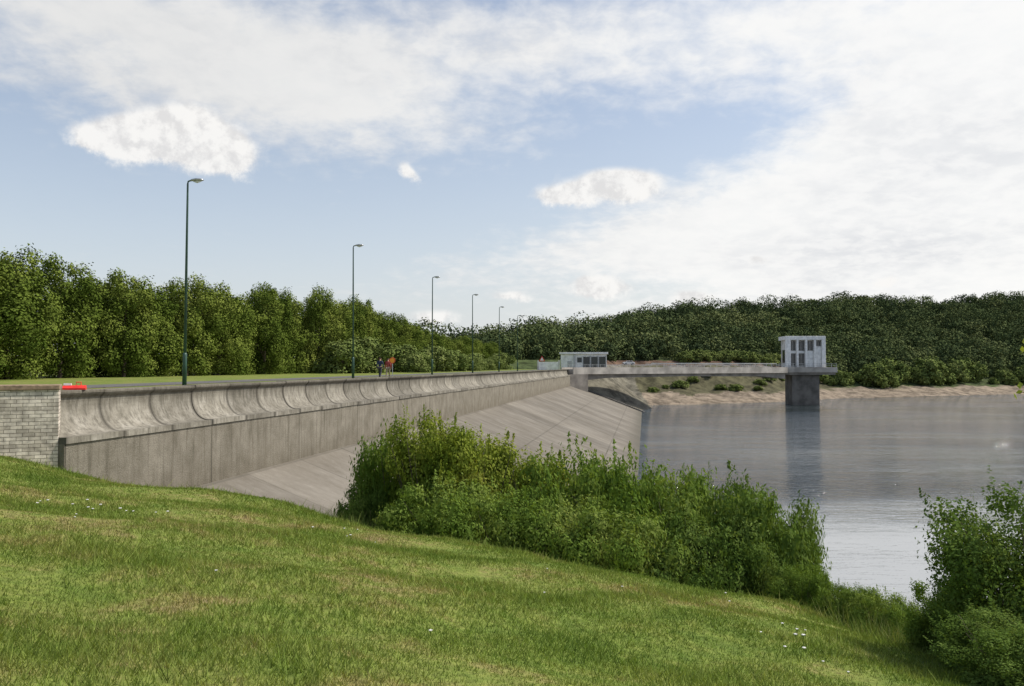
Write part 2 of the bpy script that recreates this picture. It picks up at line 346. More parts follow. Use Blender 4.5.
me=bpy.data.meshes.new('ground'); nv=Xg.size; me.vertices.add(nv); me.vertices.foreach_set('co',np.stack([Xg,Yg,Zg],-1).astype(np.float32).ravel())
nu=len(us); ny=len(ys); I,J=np.meshgrid(np.arange(nu-1),np.arange(ny-1)); b=(J*nu+I).ravel(); Q=np.stack([b,b+1,b+nu+1,b+nu],-1).astype(np.int32)
me.loops.add(Q.size); me.loops.foreach_set('vertex_index',Q.ravel()); me.polygons.add(len(Q)); me.polygons.foreach_set('loop_start',np.arange(0,Q.size,4,dtype=np.int32)); me.polygons.foreach_set('loop_total',np.full(len(Q),4,np.int32))
me.update(calc_edges=True); me.polygons.foreach_set('use_smooth',np.ones(len(Q),bool))
sg=Yg-shore(Xg)+2.*np.sin(Xg*.21+1)+1.5*np.sin(Xg*.57); ca=np.zeros((ny,nu,4)); ca[...,:3]=(.06,.08,.03); ca[...,3]=0
farm=Yg>200; sand=farm&(sg>-15)&(sg<14)&(Zg<7); ca[sand,:3]=(.215,.175,.13)
mid=farm&(sg>=14)&(sg<38)&(Xg<130)&(Xg>20); ca[mid,:3]=(.085,.08,.045)
rd=farm&(sg>=37)&(sg<47)&(Xg<125)&(Xg>30); ca[rd,:3]=(.13,.12,.11)
cut=farm&(sg>=46)&(sg<54)&(Xg<125)&(Xg>22); ca[cut,:3]=(.13,.085,.06)
near_=(~farm)|((U<-1)&(Yg<240)); ca[near_,3]=1
nb_=farm&(U>-1)&(Xg<42)&(sg<40); ca[nb_,:3]=(.14,.13,.10); ca[nb_,3]=0
wet=(Zg<.8)&(Yg<200); ca[wet,3]=0; ca[wet,:3]=(.12,.10,.07)
al=me.color_attributes.new('zone','FLOAT_COLOR','POINT'); al.data.foreach_set('color',ca.astype(np.float32).ravel())
me.materials.append(m_ground); tag(linkmesh('ground',me),kind='structure')
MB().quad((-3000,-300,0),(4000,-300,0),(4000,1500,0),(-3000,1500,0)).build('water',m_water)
tag(bpy.data.objects['water'],kind='structure')
hz=lambda x,y: float(height(np.array([float(x)]),np.array([float(y)]))[0])

# dam face
Y0=26.25; LEN=(213-Y0)*CA
fr=dict(loc=(XL(Y0),Y0,0),rz=ANG)
sl=MB().extr([(-.6,6.95),(0,6.9),(20.8,-1.1),(20.8,-3),(-.6,-3)],.5,LEN).build('dam_slope',m_slope); sl.location=fr['loc']; sl.rotation_euler=(0,0,ANG); tag(sl,kind='structure')
pth=MB().extr([(-10.5,10.96),(-10.5,10.99),(-7,10.99),(-7,10.96)],6,LEN+10).build('path',m_asph); pth.location=fr['loc']; pth.rotation_euler=(0,0,ANG); tag(pth,kind='structure')

# ------------------------------------------------------------------ parapet wall
wl=empty('parapet_wall',fr['loc'],ANG,label='long weathered concrete wave wall along the dam crest with curved panels',cat='wall')
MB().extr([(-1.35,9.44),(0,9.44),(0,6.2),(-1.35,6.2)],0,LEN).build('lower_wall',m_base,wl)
MB().extr([(-1.33,9.45),(-1.33,11.10),(-1.08,11.10),(-1.08,9.45)],.01,LEN-.01).build('backing_wall',m_dkc,wl)
prof=[(-1.36,9.445),(-1.36,11.16),(-.78,11.16),(-.76,11.13),(-.76,11.06),(-.80,11.0)]
for k in range(13):
    a=R(165+k*(270-165+6)/12); prof.append((-.12+.80*math.cos(a)-.03, 10.62+.99*math.sin(a)+.02) )
prof+=[(.07,9.66),(.07,9.445)]
pm=MB(); pm.extr(prof,0,2.975); p0=pm.build('deflector_panel',m_panel,wl)
npan=int(LEN//3)
for i in range(1,npan):
    c=p0.copy(); col.objects.link(c); c.parent=wl; c.location=(random.uniform(-.012,.012),i*3.0,random.uniform(-.012,.012)); c.rotation_euler=(0,0,R(random.uniform(-.25,.25)))
ek=MB()
for i in range(40):
    x0=i*.52; z1=7.15-x0/2.6; ek.box(x0,x0+.53,LEN-1.2,LEN+.6,z1-1.,z1)
st=ek.build('slope_stairs',m_dkc); st.location=fr['loc']; st.rotation_euler=(0,0,ANG); tag(st,'dark concrete stair running down the far end of the dam face','stairs')

# stone pillar
pl=empty('stone_pillar',(-15.58,26.0,0),R(27),label='squat coursed pale stone pillar with brown coping at the near end of the wall',cat='pillar')
MB().box(-1.6,.77,-.1,1.1,8.0,11.22).build('pillar_body',m_brick,pl,bevel=.015)
MB().box(-1.66,.80,-.16,1.16,11.223,11.38).build('coping',m_cope,pl,bevel=.02)
rb=empty('road_barrier',dam(-1.08,28.2,11.17),ANG+R(-60),label='red and white plastic barrier lying on the wall top near the stone pillar',cat='barrier')
MB().extr([(-.17,0),(-.17,.06),(-.06,.15),(.06,.15),(.17,.06),(.17,0)],-.36,.36).build('barrier_body',m_red,rb)
MB().box(-.07,.07,-.34,-.1,.152,.22).build('reflector_strip',m_wpl,rb)
MB().tube([(0,.05,.15),(0,.05,.26),(0,.2,.26),(0,.2,.15)],[.02,.02,.02,.02],6).build('handle',m_red,rb)

# ------------------------------------------------------------------ street lamps
def lamp():
    r=empty('street_lamp',(0,0,0),0,label='x',cat='street lamp',group='street lamps along the dam crest')
    H=10.2
    MB().tube([(0,0,0),(0,0,.04)],[.2,.2],12).build('base_plate',m_pole,r)
    MB().tube([(0,0,0),(0,0,1.6),(0,0,1.7)],[.105,.1,.075],12).build('lower_section',m_pole,r,True)
    MB().tube([(0,0,1.6),(0,0,H-.15),(.03,0,H-.03),(.12,0,H),(.2,0,H+.01)],[.075,.045,.042,.04,.04],10).build('pole',m_pole,r,True)
    h=MB().tube([(.12,0,H),(.22,0,H+.03),(.45,0,H+.06),(.7,0,H+.04),(.82,0,H)],[.04,.09,.13,.12,.05],10)
    h.v=[(x,y,H+.02+(z-H-.02)*.6) for x,y,z in h.v]; hd=h.build('lamp_head',m_metal,r,True)
    g=MB().tube([(.3,0,H-.03),(.5,0,H-.05),(.72,0,H-.03)],[.03,.08,.03],8); g.build('lamp_glass',m_glass,hd,True)
    MB().box(-.11,-.095,-.04,.04,.6,1.0).build('access_door',m_pole,r)
    return r
lp=lamp()
lampn=['nearest and tallest-looking green street lamp, leftmost above the dam wall','second green street lamp from the left, just left of the two walkers','third green street lamp from the left, right of the two walkers','fourth green street lamp from the left above the distant wall','fifth green street lamp from the left, far along the dam','farthest small green street lamp near the white gatehouse']
for i,(Y,hs) in enumerate([(39.3,1.),(62,1.02),(85,1.03),(105,1.02),(124,1.),(142,.98)]):
    o=lp if i==0 else copy_tree(lp); o.location=dam(-3.6,Y,10.95); o.rotation_euler=(0,R(random.uniform(-.4,.4)),ANG+R(2)); o.scale=(1,1,hs); o['label']=lampn[i]

# ------------------------------------------------------------------ people
def skin(name,V,E,Rd,mat,parent,roots=(0,),sub=2):
    me=bpy.data.meshes.new(name); me.from_pydata(V,E,[]); bm=bmesh.new(); bm.from_mesh(me); bm.verts.ensure_lookup_table()
    ly=bm.verts.layers.skin.verify()
    for i,v in enumerate(bm.verts):
        r=Rd[i]; v[ly].radius=r if isinstance(r,tuple) else (r,r); v[ly].use_root=i in roots
    bm.to_mesh(me); bm.free(); me.materials.append(mat); o=bpy.data.objects.new(name,me); col.objects.link(o); o.parent=parent
    o.modifiers.new('Skin','SKIN').use_smooth_shade=True; ss=o.modifiers.new('Sub','SUBSURF'); ss.levels=sub; ss.render_levels=sub
    return o
def person(loc,rz,label,mtop,mleg,mhair,ph=1,sc_=1.):
    r=empty('person',loc,rz,label=label,cat='person'); r.scale=(sc_,)*3
    s=.16*ph
    J={'pel':(0,0,.95),'wai':(0,0,1.1),'che':(0,.02,1.3),'nek':(0,.02,1.48),'hd0':(0,.04,1.56),'hd1':(0,.05,1.66),
       'shL':(-.18,.02,1.42),'elL':(-.24,.02-s*.6,1.14),'wrL':(-.24,.1-s*.8,.9),'haL':(-.24,.12-s*.8,.83),
       'shR':(.18,.02,1.42),'elR':(.24,.02+s*.4,1.14),'wrR':(.24,.12+s*.9,.92),'haR':(.24,.15+s*.9,.85),
       'hiL':(-.09,0,.9),'knL':(-.1,.06+s*.9,.5),'anL':(-.1,s*1.3,.09),'toL':(-.11,.2+s*1.3,.04),
       'hiR':(.09,0,.9),'knR':(.1,.04-s*.6,.5),'anR':(.1,-s*1.9,.12),'toR':(.11,.17-s*1.9,.04)}
    RD={'pel':(.13,.1),'wai':(.12,.09),'che':(.15,.1),'nek':.055,'hd0':.075,'hd1':.09,'shL':.06,'elL':.042,'wrL':.028,'haL':.036,'shR':.06,'elR':.042,'wrR':.028,'haR':.036,
        'hiL':.085,'knL':.055,'anL':.038,'toL':.035,'hiR':.085,'knR':.055,'anR':.038,'toR':.035}
    E=[('pel','wai'),('wai','che'),('che','nek'),('nek','hd0'),('hd0','hd1'),('che','shL'),('shL','elL'),('elL','wrL'),('wrL','haL'),('che','shR'),('shR','elR'),('elR','wrR'),('wrR','haR'),
       ('pel','hiL'),('hiL','knL'),('knL','anL'),('anL','toL'),('pel','hiR'),('hiR','knR'),('knR','anR'),('anR','toR')]
    nm=list(J); V=[J[k] for k in nm]; ED=[(nm.index(a),nm.index(b)) for a,b in E]; Rr=[RD[k] for k in nm]; roots=[0]
    for sd_,h in ((-1,'haL'),(1,'haR')):
        hx,hy,hzz=J[h]
        for q,ln in enumerate((.075,.085,.08,.065)):
            b=len(V); oy=(q-1.5)*.02; V+=[(hx,hy+oy,hzz-.02),(hx,hy+oy,hzz-.02-ln*.6),(hx-sd_*.015,hy+oy,hzz-.02-ln)]; ED+=[(b,b+1),(b+1,b+2)]; Rr+=[.009,.008,.007]; roots.append(b)
        b=len(V); V+=[(hx,hy+.02,hzz+.02),(hx-sd_*.01,hy+.055,hzz-.02)]; ED+=[(b,b+1)]; Rr+=[.01,.008]; roots.append(b)
    body=skin('body',V,ED,Rr,m_skin,r,tuple(roots))
    def sub(name,keys,mat,grow,ext=None):
        kk=list(keys); VV=[J[k] for k in kk]; EE=[(kk.index(a),kk.index(b)) for a,b in E if a in kk and b in kk]
        RR=[tuple(c+grow for c in RD[k]) if isinstance(RD[k],tuple) else RD[k]+grow for k in kk]
        return skin(name,VV,EE,RR,mat,r,(0,))
    sub('shirt',['che','wai','pel','nek','shL','elL','wrL','shR','elR','wrR'],mtop,.018)
    sub('trousers',['pel','hiL','knL','anL','hiR','knR','anR'],mleg,.02)
    skin('shoe',[J['anL'],J['toL']],[(0,1)],[.05,.045],m_tyre,r); skin('shoe',[J['anR'],J['toR']],[(0,1)],[.05,.045],m_tyre,r)
    skin('hair',[(0,.015,1.74),(0,.0,1.68),(0,-.005,1.6)],[(0,1),(1,2)],[.07,.09,.06],mhair,r)
    f=MB(); f.tube([(0,.14,1.655),(0,.165,1.635),(0,.14,1.625)],[.01,.016,.01],6); f.build('nose',m_skin,r,True)
    for sx in (-1,1):
        MB().tube([(sx*.035,.125,1.67),(sx*.035,.14,1.67)],[.014,.008],6).build('eye',m_hair,r,True)
        MB().tube([(sx*.085,.04,1.63),(sx*.1,.035,1.66),(sx*.088,.03,1.69)],[.01,.018,.01],6).build('ear',m_skin,r,True)
    MB().tube([(-.03,.132,1.6),(0,.14,1.598),(.03,.132,1.6)],[.006,.009,.006],6).build('mouth',m_red,r,True)
    return r
p=at(380,0,66); person((p.x,66,10.95),ANG,'person in dark jacket walking along the dam behind the wall, left of the pair',m_navy,m_trou,m_hair,1,1.0)
p=at(388,0,66.4); person((p.x,66.4,10.95),ANG+R(8),'person in reddish shirt walking beside the dark-jacketed person, under the round sign',m_cream,m_beige,m_hair,-1,.97)
p=at(392.5,0,65); sg_=empty('traffic_sign',(p.x,65,10.95),ANG,label='small round orange sign on a post just right of the two walkers',cat='traffic sign')
MB().tube([(0,0,0),(0,0,1.75)],[.03,.03],8).build('post',m_metal,sg_)
MB().tube([(0,-.035,1.5),(0,-.06,1.5)],[.25,.25],24).build('sign_border',m_red,sg_); MB().tube([(0,-.062,1.5),(0,-.066,1.5)],[.20,.20],24).build('sign_face',m_orange,sg_)
p=at(542,0,178); ts=empty('warning_sign',(p.x,178,10.95),ANG,label='red bordered triangular sign left of the white gatehouse',cat='traffic sign')
MB().tube([(0,0,0),(0,0,2.6)],[.04,.04],8).build('post',m_metal,ts)
def tri(r,y): return [(r*math.sin(a),y,2.5+r*math.cos(a)) for a in (0,R(120),R(240))]
b=MB(); T0=tri(.8,-.08);T1=tri(.8,-.05); b.quad(*T0).quad(*T1)
for i in range(3): b.quad(T0[i],T0[(i+1)%3],T1[(i+1)%3],T1[i])
b.build('sign_border',m_red,ts); MB().quad(*tri(.5,-.085)).build('sign_face',m_wpl,ts)

# ------------------------------------------------------------------ bridge
B0=Vector((14.2,206,0)); B1=Vector((82.5,246,0)); bd=(B1-B0); BL=bd.length; ba=math.atan2(bd.y,bd.x)
br=empty('access_bridge',(B0.x,B0.y,0),ba,label='long grey concrete bridge from the dam crest to the intake tower',cat='bridge')
MB().extr([(-2.8,9.9),(-2.8,11.65),(-2.5,11.65),(-2.5,11.2),(2.5,11.2),(2.5,11.65),(2.8,11.65),(2.8,9.9)],0,BL).build('deck',m_deck,br)
dk=br.children[0]; dk.rotation_euler=(0,0,-math.pi/2)
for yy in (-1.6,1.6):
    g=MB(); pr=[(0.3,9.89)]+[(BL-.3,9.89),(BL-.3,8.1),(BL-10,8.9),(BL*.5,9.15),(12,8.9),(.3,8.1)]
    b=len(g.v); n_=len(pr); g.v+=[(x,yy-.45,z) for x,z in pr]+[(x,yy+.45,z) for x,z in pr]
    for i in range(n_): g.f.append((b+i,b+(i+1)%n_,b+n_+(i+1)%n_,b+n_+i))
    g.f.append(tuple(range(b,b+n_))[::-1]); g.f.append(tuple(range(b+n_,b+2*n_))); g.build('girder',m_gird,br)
for yy in (-2.65,2.65):
    rl=MB()
    for z in (12.0,12.4): rl.box(0,BL,yy-.02,yy+.02,z,z+.04)
    for i in range(int(BL/2.5)+1): rl.box(i*2.5,i*2.5+.05,yy-.024,yy+.024,11.65,12.45)
    rl.build('railing',m_metal,br)
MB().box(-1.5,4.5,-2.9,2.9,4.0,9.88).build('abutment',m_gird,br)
# ------------------------------------------------------------------ intake tower
tx=at(802,0,250).x
tw=empty('intake_tower',(tx,250,0),R(-4),label='pale concrete intake tower with boxy control house standing in the lake',cat='tower')
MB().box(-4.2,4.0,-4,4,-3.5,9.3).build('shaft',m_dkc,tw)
MB().box(-8.2,8.6,-5.0,5.0,9.32,10.0).build('platform_beam',m_gird,tw)
MB().box(-8.6,9.0,-5.4,5.4,10.02,11.6).build('platform',m_deck,tw,bevel=.05)
rl=MB()
for z in (12.2,12.7): rl.box(-8.5,8.9,-5.3,-5.22,z,z+.07)
for i in range(13): rl.box(-8.5+i*1.43,-8.42+i*1.43,-5.31,-5.21,11.61,12.78)
rl.build('railing',m_metal,tw)
TS=.88
def tb_(x0,x1,y0,y1,z0,z1): return MB().box(x0*TS,x1*TS,y0,y1,z0,z1)
tb_(-6.2,6.0,-3.2,3.6,11.62,20.0).build('house_wall',m_twc,tw)
tb_(-6.9,6.7,-4.4,4.2,20.02,21.2).build('roof',m_white,tw,bevel=.06)
tb_(-6.9,-5.2,-4.4,-3.22,11.62,20.0).build('corner_column',m_white,tw,bevel=.05)
for cx in (-2.9,.1,3.1): tb_(cx-.35,cx+.35,-4.4,-3.22,11.62,20.0).build('column',m_white,tw,bevel=.04)
tb_(5.4,6.7,-4.4,-3.22,11.62,20.0).build('corner_column',m_white,tw,bevel=.05)
tb_(-5.19,-3.26,-3.7,-3.22,15.9,16.6).build('spandrel',m_white,tw); tb_(-2.54,-.26,-3.7,-3.22,15.9,16.6).build('spandrel',m_white,tw); tb_(.46,2.74,-3.7,-3.22,11.7,16.6).build('spandrel',m_white,tw)
tb_(3.46,5.38,-3.7,-3.22,11.7,18.).build('spandrel',m_white,tw)
for (x0,x1,z0,z1) in ((-5.1,-3.4,12.,15.8),(-2.4,-.4,12.,15.8),(-5.1,-3.4,16.8,19.7),(-2.4,-.4,16.8,19.7),(.6,2.6,16.8,19.7),(3.6,5.3,18.2,19.7)):
    x0*=TS;x1*=TS
    wd=MB().box(x0,x1,-3.26,-3.21,z0,z1).build('window',m_win,tw)
    f=MB(); f.box(x0-.08,x0,-3.34,-3.215,z0-.08,z1+.08).box(x1,x1+.08,-3.34,-3.215,z0-.08,z1+.08).box((x0+x1)/2-.04,(x0+x1)/2+.04,-3.32,-3.262,z0,z1); f.build('frame',m_twc,wd)
for sx in (-6.22,6.02):
    sx*=TS; MB().box(sx-.02,sx+.02,-1.8,2,13,17).build('window',m_win,tw)
# ------------------------------------------------------------------ gatehouse
gx=at(584,0,224).x
gh=empty('gatehouse',(gx,224,0),R(-4),label='low white flat roofed gatehouse at the far end of the dam',cat='building')
MB().box(-6.5,6.3,0,7,10.6,15.3).build('wall',m_white,gh)
MB().box(-6.9,6.7,-.5,7.4,15.32,15.85).build('roof',m_white,gh,bevel=.03)
for x0 in (-.2,2.0,4.2):
    wd=MB().box(x0,x0+1.8,-.04,-.005,11.2,14.6).build('window',m_win,gh)
    MB().box(x0-.12,x0-.01,-.2,-.006,11.1,14.8).box(x0+1.81,x0+1.92,-.2,-.006,11.1,14.8).build('frame',m_metal,wd)
dr=MB().box(-4.6,-3.4,-.05,-.005,11,13.4).build('door',m_metal,gh)
MB().box(-2.9,-2.4,-.3,-.006,11,15.2).build('downpipe',m_metal,gh)
MB().box(-1.9,-.6,-.04,-.005,13,14.4).build('window',m_win,gh)
wx=at(549,0,210).x
lw=empty('boundary_wall',(wx,212,0),R(4),label='low white wall with end posts left of the gatehouse',cat='wall')
MB().box(-2.6,2.6,0,.4,10.6,13.1).build('wall_panel',m_white,lw); MB().box(-3.0,-2.62,-.1,.5,10.6,13.5).build('end_post',m_twc,lw); MB().box(2.62,3.,-.1,.5,10.6,13.5).build('end_post',m_twc,lw)

# far road: guard rail, car
gr=empty('guard_rail',(0,0,0),0,label='grey metal guard rail along the road on the far bank',cat='guard rail')
pts=[(X,float(np.interp(X,XS,YS))+39,12.3) for X in range(50,110,3)]
q=MB(); 
for a,b in zip(pts[:-1],pts[1:]): q.beam((a[0],a[1],12.95),(b[0],b[1],12.95),.08,.32)
q.build('rail',m_metal,gr)
for a in pts: MB().box(a[0]-.08,a[0]+.08,a[1]+.06,a[1]+.2,11.8,13.).build('post',m_metal,gr)
def car(loc,rz,label,mat):
    r=empty('parked_car',loc,rz,label=label,cat='car')
    pr=[(-2.1,.35),(-2.15,.75),(-1.95,.95),(-1.35,1.02),(-.75,1.42),(.9,1.45),(1.75,.98),(2.1,.85),(2.12,.4)]
    b=MB().extr([(x,z) for x,z in pr],-.85,.85).build('body',mat,r,bevel=.06)
    wn=MB().extr([(-1.15,1.04),(-.7,1.36),(.85,1.38),(1.45,1.04)],-.865,.865).build('side_window',m_win,r)
    MB().quad((-1.36,-.7,1.05),(-1.36,.7,1.05),(-.8,.65,1.4),(-.8,-.65,1.4)).build('windscreen',m_win,r)
    for x in (-1.3,1.3):
        for y in (-.8,.8):
            wh=MB().tube([(x,y-.1,.33),(x,y+.1,.33)],[.33,.33],16).build('wheel',m_tyre,r); MB().tube([(x,y-.11,.33),(x,y+.11,.33)],[.18,.18],12).build('rim',m_metal,wh)
    for y in (-.6,.6): MB().box(-2.2,-2.08,y-.15,y+.15,.68,.82).build('headlight',m_glass,r)
    return r
cx=at(629,0,285).x; cy=float(shore(cx))+40.5; car((cx,cy,hz(cx,cy)+.08),R(8),'small white car on the far bank road right of the gatehouse',m_wpl)

# ------------------------------------------------------------------ trees (row)
def trunk_mesh(name,H,r0,nl,spread):
    b=MB(); b.tube([(0,0,-.4),(0.05,0,H*.25),(-.05,.08,H*.55),(0,0,H*.9)],[r0,r0*.8,r0*.5,r0*.1],8)
    for i in range(nl):
        a=random.uniform(0,6.28); z=H*random.uniform(.12,.6); L=spread*random.uniform(.6,1)
        b.tube([(0,0,z),(math.cos(a)*L*.5,math.sin(a)*L*.5,z+L*.5),(math.cos(a)*L,math.sin(a)*L,z+L*.85)],[r0*.4,r0*.25,r0*.06],6)
    me=bpy.data.meshes.new(name); me.from_pydata(b.v,[],b.f); me.materials.append(m_bark); return me
def lobes_tree(H,Rm,n,rmin,rmax,z0=.6,sq=1.,hw=.42,pw=.5):
    L=[]
    for i in range(n):
        tt=(i+.5)/n; z=z0+(H-z0-rmin)*tt; q=(z-H*hw)/(H*(1.02-hw)); Rz=Rm*max(.02,1-abs(q)**2.4)**pw; a=i*2.4+random.uniform(-.7,.7); rr=Rz*random.uniform(.4,.95)*sq
        L.append((math.cos(a)*rr,math.sin(a)*rr,z+random.uniform(-.3,.3),random.uniform(rmin,rmax)*(1-.2*tt)))
    L.append((0,0,H*.45,Rm*.6)); L.append((0,0,H*.7,Rm*.5)); return L
var=[]
for k in range(6):
    H=10.; Rm=random.uniform(2.9,3.6); P,N=crown_pts(lobes_tree(H,Rm,50,.55,1.35,.8,1.,random.uniform(.42,.52)),27000,.55,.6,.22)
    kx=rng.choice(len(P),1300); o_=P[kx]-np.array([0,0,H*.4]); o_/=np.linalg.norm(o_,axis=1,keepdims=True); P2=P[kx]+o_*rng.uniform(0,.28,(1300,1))
    P=np.concatenate([P,P2]); N=np.concatenate([N,N[kx]])
    var.append((trunk_mesh('trunk',H,.2,6,2.3),leaves('crown',P,N,rng.uniform(.09,.20,len(P)),1.3,m_leafA)))
def place(name,variant,loc,rz,s,label,cat,group,nm=('trunk','crown')):
    r=empty(name,loc,rz,label=label,cat=cat,group=group); r.scale=s
    linkmesh(nm[0],variant[0],r); linkmesh(nm[1],variant[1],r); return r
ords=['first','second','third','fourth','fifth','sixth','seventh','eighth']
def zsc(Y): return float(np.interp(Y,[60,90,132,148,165,190,260],[1.,1.1,1.3,1.28,1.1,.92,.85]))
i=0; Y=53.
while Y<262:
    u=-30.5+random.uniform(-1.8,1.8); s=random.uniform(.88,1.18); zs=zsc(Y)*random.uniform(.86,1.04)
    lab=f'dense green tree in the row behind the dam road, {ords[i]} from the left' if i<8 else 'dense green tree in the receding row behind the dam road, beyond the second lamp'
    place('broadleaf_tree',random.choice(var),dam(u,Y,10.7),random.uniform(0,6.28),(s*1.05,s,zs),lab,'tree','trees in the row behind the dam road')
    Y+=random.uniform(4.8,6.6); i+=1
Y=56.
while Y<250:
    s=random.uniform(.95,1.15)
    place('broadleaf_tree',random.choice(var),dam(-36.5+random.uniform(-1,1),Y,10.6),random.uniform(0,6.28),(s,s,zsc(Y)*random.uniform(.86,1.0)),'dense tree of the rear row showing only between and above the front trees','tree','rear row of trees behind the dam road')
    Y+=random.uniform(6.5,9)
P,N=crown_pts(lobes_tree(3.6,2.2,16,.5,1.,.3),7000,.45); sv_=(trunk_mesh('stem',3,.08,5,1.4),leaves('foliage',P,N,rng.uniform(.12,.26,len(P)),1.2,m_leafS))
for i in range(16):
    Y=112+i*7.5+random.uniform(-3,3); s=random.uniform(.7,1.5)
    place('roadside_shrub',sv_,dam(-20+random.uniform(-4,3),Y,10.8),random.uniform(0,6),(s*1.3,s*1.3,s),'lighter green rounded shrub in front of the far trees of the row','shrub','green shrubs by the dam road',('stem','foliage'))

# ------------------------------------------------------------------ far woodland
tp=[]
for k in range(5):
    P,N=crown_pts(lobes_tree(12,5.,14,1.6,3.1,2.,1.,.55),1000,.35,.75,.15); tp.append((P,N))
PP=[];NN=[];TT=[]
cells=[(x,y) for x in np.arange(-110,430,7.6) for y in np.arange(225,560,7.6)]
for (x,y) in cells:
    x+=random.uniform(-3.6,3.6); y+=random.uniform(-3.6,3.6); s=y-float(shore(x)); r=x/y
    if r>.72 or r<-.16: continue
    lim=52 if x<122 else 24
    if x<30: lim=56
    if s<lim or s>lim+150: continue
    k=random.randrange(5); P,N=tp[k]; a=random.uniform(0,6.28); ca_,sa=math.cos(a),math.sin(a); sc_=random.choice([random.uniform(.6,.9),random.uniform(.85,1.35)])
    if s<lim+12: sc_*=.72
    Q=np.stack([P[:,0]*ca_-P[:,1]*sa,P[:,0]*sa+P[:,1]*ca_,P[:,2]*random.uniform(.8,1.05)],-1)*sc_+np.array([x,y,hz(x,y)-.8]); M=np.stack([N[:,0]*ca_-N[:,1]*sa,N[:,0]*sa+N[:,1]*ca_,N[:,2]],-1)
    PP.append(Q);NN.append(M); TT.append(np.full(len(Q),random.random()**1.1))
PP=np.concatenate(PP);NN=np.concatenate(NN);TT=np.concatenate(TT)
wm=leaves('woodland',PP,NN,rng.uniform(.4,.95,len(PP)),1.2,m_leafF)
ta=wm.attributes.new('tint','FLOAT','FACE'); ta.data.foreach_set('value',TT.astype(np.float32))
tag(linkmesh('woodland',wm),'dark green wood covering the hills behind the lake','woodland',kind='stuff')
P,N=crown_pts(lobes_tree(6.5,3.4,18,.8,1.8,.5),3600,.4,.7); sv2=(trunk_mesh('trunk',5,.14,5,2),leaves('crown',P,N,rng.uniform(.28,.6,len(P)),1.2,m_leafS))
for i in range(40):
    x=124+i*4.6+random.uniform(-2.2,2.2); y=float(shore(x))+random.uniform(14,27); s=random.choice([random.uniform(.4,.8),random.uniform(.9,1.9)])
    place('shore_tree',sv2,(x,y,hz(x,y)-.3),random.uniform(0,6),(s*1.1,s*1.1,s),'small lighter green tree at the foot of the wood along the far shore','tree','small trees along the far shore')
for i in range(16):
    x=66+i*4+random.uniform(-1.5,1.5); y=float(shore(x))+random.uniform(46,54); s=random.uniform(.5,.9)
    place('roadside_tree',sv2,(x,y,hz(x,y)-.3),random.uniform(0,6),(s*1.4,s*1.4,s),'low light green tree at the wood edge above the far road, behind the bridge','tree','low trees above the far road')
for i in range(22):
    x=48+i*3.6+random.uniform(-1.5,1.5); y=float(shore(x))+random.uniform(17,33); s=random.uniform(.18,.38)
    place('bank_scrub',sv2,(x,y,hz(x,y)-.2),random.uniform(0,6),(s*1.9,s*1.9,s),'low scrubby bush on the rough bank seen under the bridge','shrub','scrub on the bank under the bridge')

# ------------------------------------------------------------------ near shrubs
def shrub_var(H,Rm,nl,N_,mat,ls,asp,upright=False,rmin=.35,rmax=.7):
    P,N=crown_pts(lobes_tree(H,Rm,nl,rmin,rmax,.15,1.,.5),N_,.65,.5,.3)
    nt_=230; idx=rng.choice(len(P),nt_); o_=P[idx]-np.array([0,0,H*.25]); o_/=np.linalg.norm(o_,axis=1,keepdims=True); o_=o_*.7+np.array([0,0,.6]); L_=rng.uniform(.08,.42,(nt_,1)); 
    Q=[];M=[]
    for f in np.linspace(0,1,22): Q.append(P[idx]+o_*L_*f+rng.normal(size=(nt_,3))*.035*(1.2-f)); M.append(N[idx])
    P=np.concatenate([P]+Q); N=np.concatenate([N]+M); td=None
    if upright: N=N*np.array([1,1,.45]); td=np.tile(np.array([0,0,1.]),(len(P),1))
    b=MB()
    for i in range(14):
        a=random.uniform(0,6.28); L=Rm*random.uniform(.4,.9); b.tube([(0,0,-.5),(math.cos(a)*L*.4,math.sin(a)*L*.4,H*.4),(math.cos(a)*L,math.sin(a)*L,H*random.uniform(.7,.95))],[.035,.022,.006],5)
    sm=bpy.data.meshes.new('stems'); sm.from_pydata(b.v,[],b.f); sm.materials.append(m_bark)
    return (sm,leaves('foliage',P,N,rng.uniform(ls*.6,ls*1.3,len(P)),asp,mat,td))
vY=shrub_var(4.0,1.8,40,58000,m_leafY,.05,1.8)
vB=shrub_var(3.3,1.9,38,56000,m_leafB,.046,2.2,True)
vB2=shrub_var(3.0,1.8,36,56000,m_leafB,.04,2.8,True)
vD=shrub_var(3.0,1.8,36,58000,m_leafD,.038,2.8,True)
